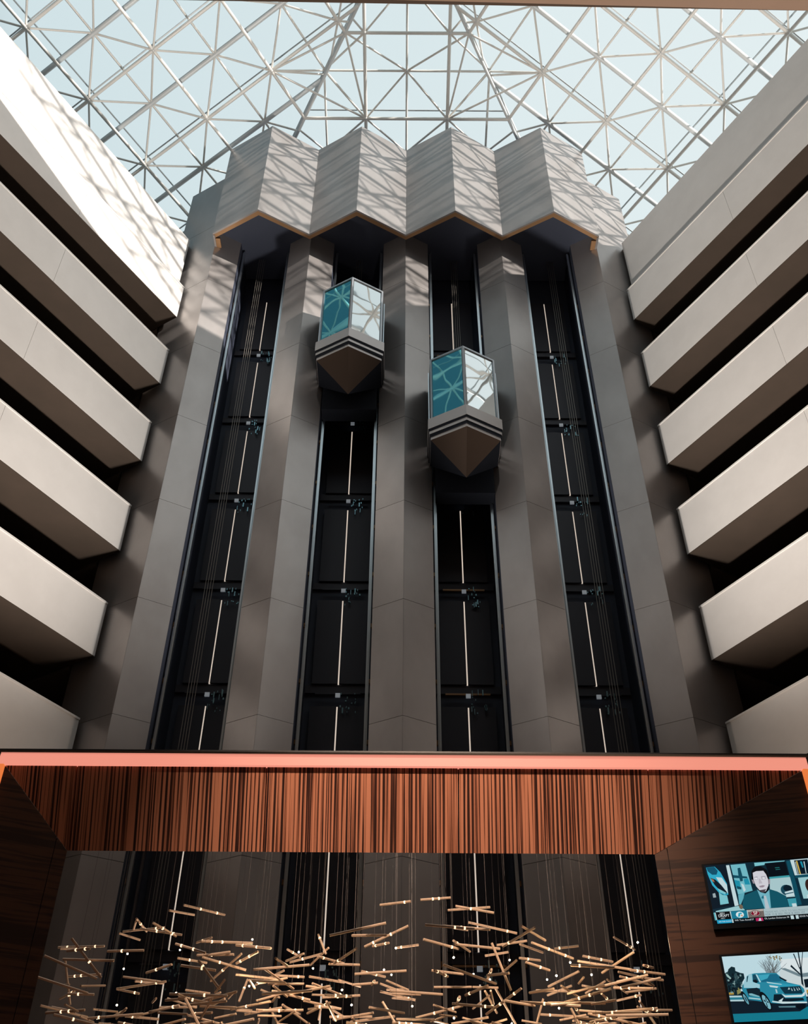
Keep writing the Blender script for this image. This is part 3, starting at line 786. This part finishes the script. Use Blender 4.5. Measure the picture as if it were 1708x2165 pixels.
for k in range(16):
    tx, ty = r3.uniform(1010, 1210), r3.uniform(160, 260)
    TWIGS.append((r3.choice(((124, 104, 62), (90, 92, 76), (150, 132, 84))), ell(*c3([(tx, ty)])[0], 0.007, 0.012, 7)))
for k in range(40):
    tx, ty = r3.uniform(260, 560), r3.uniform(470, 800)
    TWIGS.append((r3.choice(((10, 26, 34), (44, 72, 78), (22, 50, 58), (120, 150, 150))), ell(*c3([(tx, ty)])[0], r3.uniform(.006, .014), r3.uniform(.012, .03), 7)))
S2 = [
 (SKY, c3([(185, 200), (2080, 82), (2200, 700), (300, 830)])),
 ((214, 224, 226), c3([(1180, 240), (1700, 200), (2100, 180), (2150, 420), (1200, 480)])),
 ((16, 40, 48), c3([(238, 480), (290, 450), (300, 410), (350, 365), (412, 380), (420, 440), (500, 470), (560, 480), (575, 560), (520, 650), (500, 720), (520, 830), (300, 840)])),
 ((60, 84, 88), c3([(420, 470), (470, 490), (480, 560), (430, 600), (400, 540)])), ((9, 24, 32), c3([(300, 560), (380, 540), (420, 660), (420, 800), (320, 790), (280, 650)])),
 ((150, 180, 176), c3([(250, 480), (290, 500), (350, 560), (330, 580), (270, 530)])), ((132, 130, 80), c3([(440, 740), (495, 690), (510, 800), (450, 832)])),
 ((170, 140, 62), c3([(305, 798), (385, 790), (395, 828), (312, 835)])),
] + TWIGS + [
 ((196, 208, 210), c3([(1170, 430), (1260, 390), (2100, 560), (2150, 820), (1300, 860), (1180, 620)])),
 ((110, 130, 138), c3([(1180, 395), (1260, 385), (1500, 480), (2100, 380), (2110, 470), (1560, 530), (1480, 520)])),
 ((14, 26, 36), c3([(1565, 570), (1655, 555), (1692, 690), (1585, 705)])),
 ((20, 44, 40), c3([(1600, 760), (1720, 720), (1800, 760), (1810, 880), (1640, 900)])), ((180, 140, 60), c3([(1600, 740), (1640, 735), (1640, 790), (1605, 790)])),
 ((30, 60, 78), c3([(300, 940), (2180, 830), (2200, 960), (380, 1000)])),
 ((178, 206, 210), c3([(310, 852), (540, 846), (548, 872), (318, 880)])), ((40, 120, 140), c3([(318, 880), (548, 872), (556, 910), (324, 918)])), ((170, 200, 206), c3([(324, 918), (556, 910), (562, 938), (328, 944)])),
 ((14, 28, 40), c3([(328, 944), (560, 938), (1500, 900), (1600, 1060), (1480, 1085), (370, 1145)])),
 ((20, 118, 138), c3([(370, 1145), (1480, 1085), (1600, 1010), (2200, 900), (2300, 1300), (420, 1420)])), ((36, 146, 164), c3([(1290, 1300), (1500, 1290), (1500, 1310), (1300, 1320)])),
 ((13, 60, 78), c3([(420, 1290), (2200, 1180), (2300, 1420), (420, 1420)])),
 # car
 ((40, 132, 156), c3([(535, 700), (570, 620), (600, 540), (640, 500), (740, 478), (900, 468), (1110, 470), (1180, 530), (1290, 620), (1500, 665), (1560, 720), (1590, 830), (1600, 950), (1200, 970), (1000, 960), (640, 910), (540, 850)])),
 ((150, 196, 208), c3([(560, 640), (610, 520), (640, 502), (700, 490), (710, 620), (830, 660), (830, 720), (560, 720)])),
 ((24, 100, 128), c3([(790, 500), (1120, 485), (1200, 600), (1150, 612), (860, 622)])), ((60, 160, 184), c3([(800, 505), (1000, 490), (960, 560), (850, 600)])),
 ((20, 60, 76), c3([(615, 530), (640, 515), (620, 620), (605, 625)])), ((24, 70, 90), c3([(712, 500), (760, 495), (815, 625), (720, 620)])),
 ((170, 208, 216), c3([(760, 492), (790, 500), (850, 620), (830, 630)])),
 ((10, 24, 34), c3([(712, 590), (770, 580), (800, 625), (770, 640), (720, 620)])), ((10, 24, 34), c3([(1150, 520), (1290, 590), (1260, 605), (1170, 560)])),
 ((16, 34, 46), c3([(600, 735), (780, 715), (830, 740), (850, 860), (640, 850)])), ((120, 176, 188), c3([(640, 812), (690, 808), (820, 850), (815, 868), (650, 840)])), ((180, 208, 212), c3([(640, 875), (835, 892), (835, 910), (645, 893)])),
 ((44, 150, 176), c3([(930, 620), (1180, 640), (1480, 660), (1510, 700), (1200, 720), (1000, 660)])), ((180, 212, 216), c3([(940, 615), (1190, 650), (1200, 662), (960, 635)])),
 ((14, 50, 66), c3([(1160, 700), (1500, 680), (1540, 800), (1240, 810)])), 
 ((190, 212, 214), c3([(1295, 740), (1315, 700), (1330, 735)])), ((190, 212, 214), c3([(1345, 705), (1375, 755), (1360, 760)])), ((190, 212, 214), c3([(1390, 695), (1420, 755), (1405, 760)])), ((190, 212, 214), c3([(1430, 695), (1470, 750), (1455, 752)])), ((190, 212, 214), c3([(1465, 695), (1500, 735), (1488, 745)])),
 ((196, 216, 218), c3([(985, 670), (1140, 690), (1120, 715), (1000, 700)])), ((170, 200, 206), c3([(1085, 735), (1110, 735), (1125, 795), (1100, 800)])),
 ((200, 218, 220), c3([(1190, 805), (1250, 835), (1520, 820), (1580, 760), (1570, 830), (1520, 855), (1240, 865)])),
 ((12, 30, 42), c3([(1060, 820), (1180, 815), (1250, 880), (1540, 870), (1560, 910), (1210, 945), (1050, 920)])),
 ((196, 216, 218), c3([(1130, 925), (1220, 870), (1190, 930), (1215, 950)])), ((196, 216, 218), c3([(1030, 925), (1130, 935), (1600, 930), (1605, 952), (1200, 968), (1030, 945)])),
 ((8, 16, 22), ell(*c3([(582, 890)])[0], 0.021, 0.112, 18, -0.18)), ((100, 160, 176), ell(*c3([(592, 905)])[0], 0.0125, 0.082, 14, -0.18)), ((20, 60, 76), ell(*c3([(592, 905)])[0], 0.005, 0.04, 12, -0.18)),
 ((8, 16, 22), ell(*c3([(925, 930)])[0], 0.034, 0.145, 20, -0.18)), ((120, 176, 190), ell(*c3([(932, 945)])[0], 0.023, 0.11, 16, -0.18)),
 ((14, 40, 54), c3([(915, 860), (930, 860), (938, 930), (925, 930)])), ((14, 40, 54), c3([(890, 900), (925, 935), (920, 950), (888, 925)])), ((14, 40, 54), c3([(935, 950), (955, 1030), (940, 1030), (925, 960)])), ((14, 40, 54), c3([(940, 930), (970, 940), (970, 960), (940, 950)])),
 ((10, 18, 26), c3([(1420, 985), (1580, 960), (1570, 1030), (1480, 1060), (1430, 1030)])), ((90, 130, 140), c3([(1130, 1010), (1410, 1000), (1410, 1025), (1140, 1030)])),
 # tree in front of the house
 ((14, 30, 40), c3([(1505, 370), (1542, 370), (1548, 560), (1560, 690), (1525, 640), (1515, 500)])),
 ((14, 30, 40), c3([(1480, 105), (1500, 105), (1532, 370), (1512, 370)])), ((14, 30, 40), c3([(1405, 150), (1420, 140), (1512, 390), (1500, 400)])), ((14, 30, 40), c3([(1560, 105), (1572, 105), (1540, 380), (1528, 380)])),
 ((14, 30, 40), c3([(1350, 360), (1365, 330), (1515, 480), (1510, 500)])),
]
tv('lower wall television showing a teal car parked before a pale house', 0.407, 2.51, 0.889, 0.5, S2, [])

# ------------------------------------------------------------------ chandelier of rods
ch = thing('rod_chandelier', 'wide cloud chandelier of slender brass rods and tiny lamps hanging behind the wooden frame', 'chandelier', (-0.5, 11.5, 2.0))
r2 = random.Random(21)
rod_cache = {}
for k, Lr in enumerate((0.27, 0.34, 0.4, 0.47, 0.55)):
    rod_cache[k] = MB().tube((-Lr / 2, 0, 0), (Lr / 2, 0, 0), 0.0125, 6).mesh('rod', M['rod'])
beads = MB(); wires = []
for i in range(296):
    y = r2.uniform(9.6, 12.0)
    f_ = y / 11.0
    x = r2.uniform(-3.55, 2.65) * (0.92 + 0.08 * f_) * f_
    edge = min(1, min(x - (-3.75 * f_), 2.85 * f_ - x) / 1.2)
    t = r2.random() ** 1.5
    zt = (3.10 + 0.62 * edge * (0.6 + 0.4 * math.sin(x * 2.1 + 1.0))) * f_
    z = zt + (2.32 * f_ - zt) * (1 - t) if r2.random() < 0.97 else zt + 0.05
    rz = r2.gauss(0, 0.85); ry = r2.gauss(0, 0.13) if r2.random() < 0.93 else r2.uniform(0.7, 1.3)
    k = r2.randrange(5); Lr = (0.27, 0.34, 0.4, 0.47, 0.55)[k]
    o = link('rod', rod_cache[k], ch, (x, y, z), (0, ry, rz))
    d = Vector((math.cos(ry) * math.cos(rz), math.cos(ry) * math.sin(rz), -math.sin(ry)))
    for q in r2.sample((-0.3, -0.1, 0.1, 0.3), r2.choice((0, 0, 1, 1, 2))):
        p = Vector((x, y, z)) + d * (Lr * q)
        beads.tube(p - d * 0.007, p + d * 0.009, 0.0145, 6)
    if i % 4 == 0: wires.append((x, y, z))
more = MB()
for i in range(120):
    y = r2.uniform(9.6, 12.0); f_ = y / 11.0
    x = r2.uniform(-3.5, 2.6) * f_; z = r2.uniform(2.25, 2.95) * f_
    rz = r2.gauss(0, 0.85); ry = r2.gauss(0, 0.15); h = r2.uniform(0.10, 0.21)
    d = Vector((math.cos(ry) * math.cos(rz), math.cos(ry) * math.sin(rz), -math.sin(ry))) * h
    p = Vector((x, y, z)); more.tube(p - d, p + d, 0.011, 6)
tag(more.build('rod', M['rod'], ch), kind='stuff')
tag(beads.build('rod_glint', M['bead'], ch), kind='stuff')  # glowing beads stand in for glints along the rods
bulb_me = MB().ball((0, 0, 0), 0.0105).mesh('lamp_bulb', M['bulb'])
for i in range(34):
    y = r2.uniform(9.7, 11.9); f_ = y / 11.0
    x = r2.uniform(-3.5, 2.6) * f_; z = r2.uniform(2.45, 3.35) * f_
    link('lamp_bulb', bulb_me, ch, (x, y, z))
    if i % 5 == 0:
        d = bpy.data.lights.new('chandelier_lamp', 'POINT'); d.energy = 4; d.color = (1.0, 0.72, 0.45); d.shadow_soft_size = 0.05
        lo = bpy.data.objects.new('chandelier_lamp', d); COL.objects.link(lo); lo.location = (x, y - 0.05, z - 0.05)
    wires.append((x, y, z))
# the wires run up to a slim dark frame hung behind the wooden top
for x, y, z in wires:
    MB().tube((x, y, z), (x, y, 4.74), 0.0013, 4).build('suspension_wire', M['wire'], ch)
for yy in (9.6, 10.4, 11.2, 12.0):
    MB().box(-4.3, yy - 0.02, 4.735, 3.4, yy + 0.02, 4.765).build('hanging_frame_bar', M['black_trim'], ch)

# ------------------------------------------------------------------ uplights and added fill spots
for a_, b_ in UPL:
    spot('uplight_and_fill', a_, b_, 4600, (1.0, 0.77, 0.61), 54, 0.9, 0.3)
    spot('uplight_and_fill', (a_[0] * 0.9, 15.0, a_[2]), (b_[0], 12.5, 24.0), 22000, (1.0, 0.92, 0.84), 46, 0.9, 0.3)  # second, stronger spot added to brighten the upper galleries
spot('ceiling_fill_spot', (3.0, 3.0, -1.3), (3.0, 3.2, 10.0), 2000, (1.0, 0.82, 0.68), 80, 0.9, 0.2)  # fill added to brighten the ceiling edge
spot('canopy_fill_spot', (0.3, 3.0, 9.6), (0.3, 8.6, 3.75), 5000, (1.0, 0.74, 0.56), 39, 0.9)  # unseen fill added to light the wooden top

# ------------------------------------------------------------------ lift everything to the floor
for o in bpy.data.objects:
    if o.parent is None and o is not cam and o is not sun:
        o.location.z += G
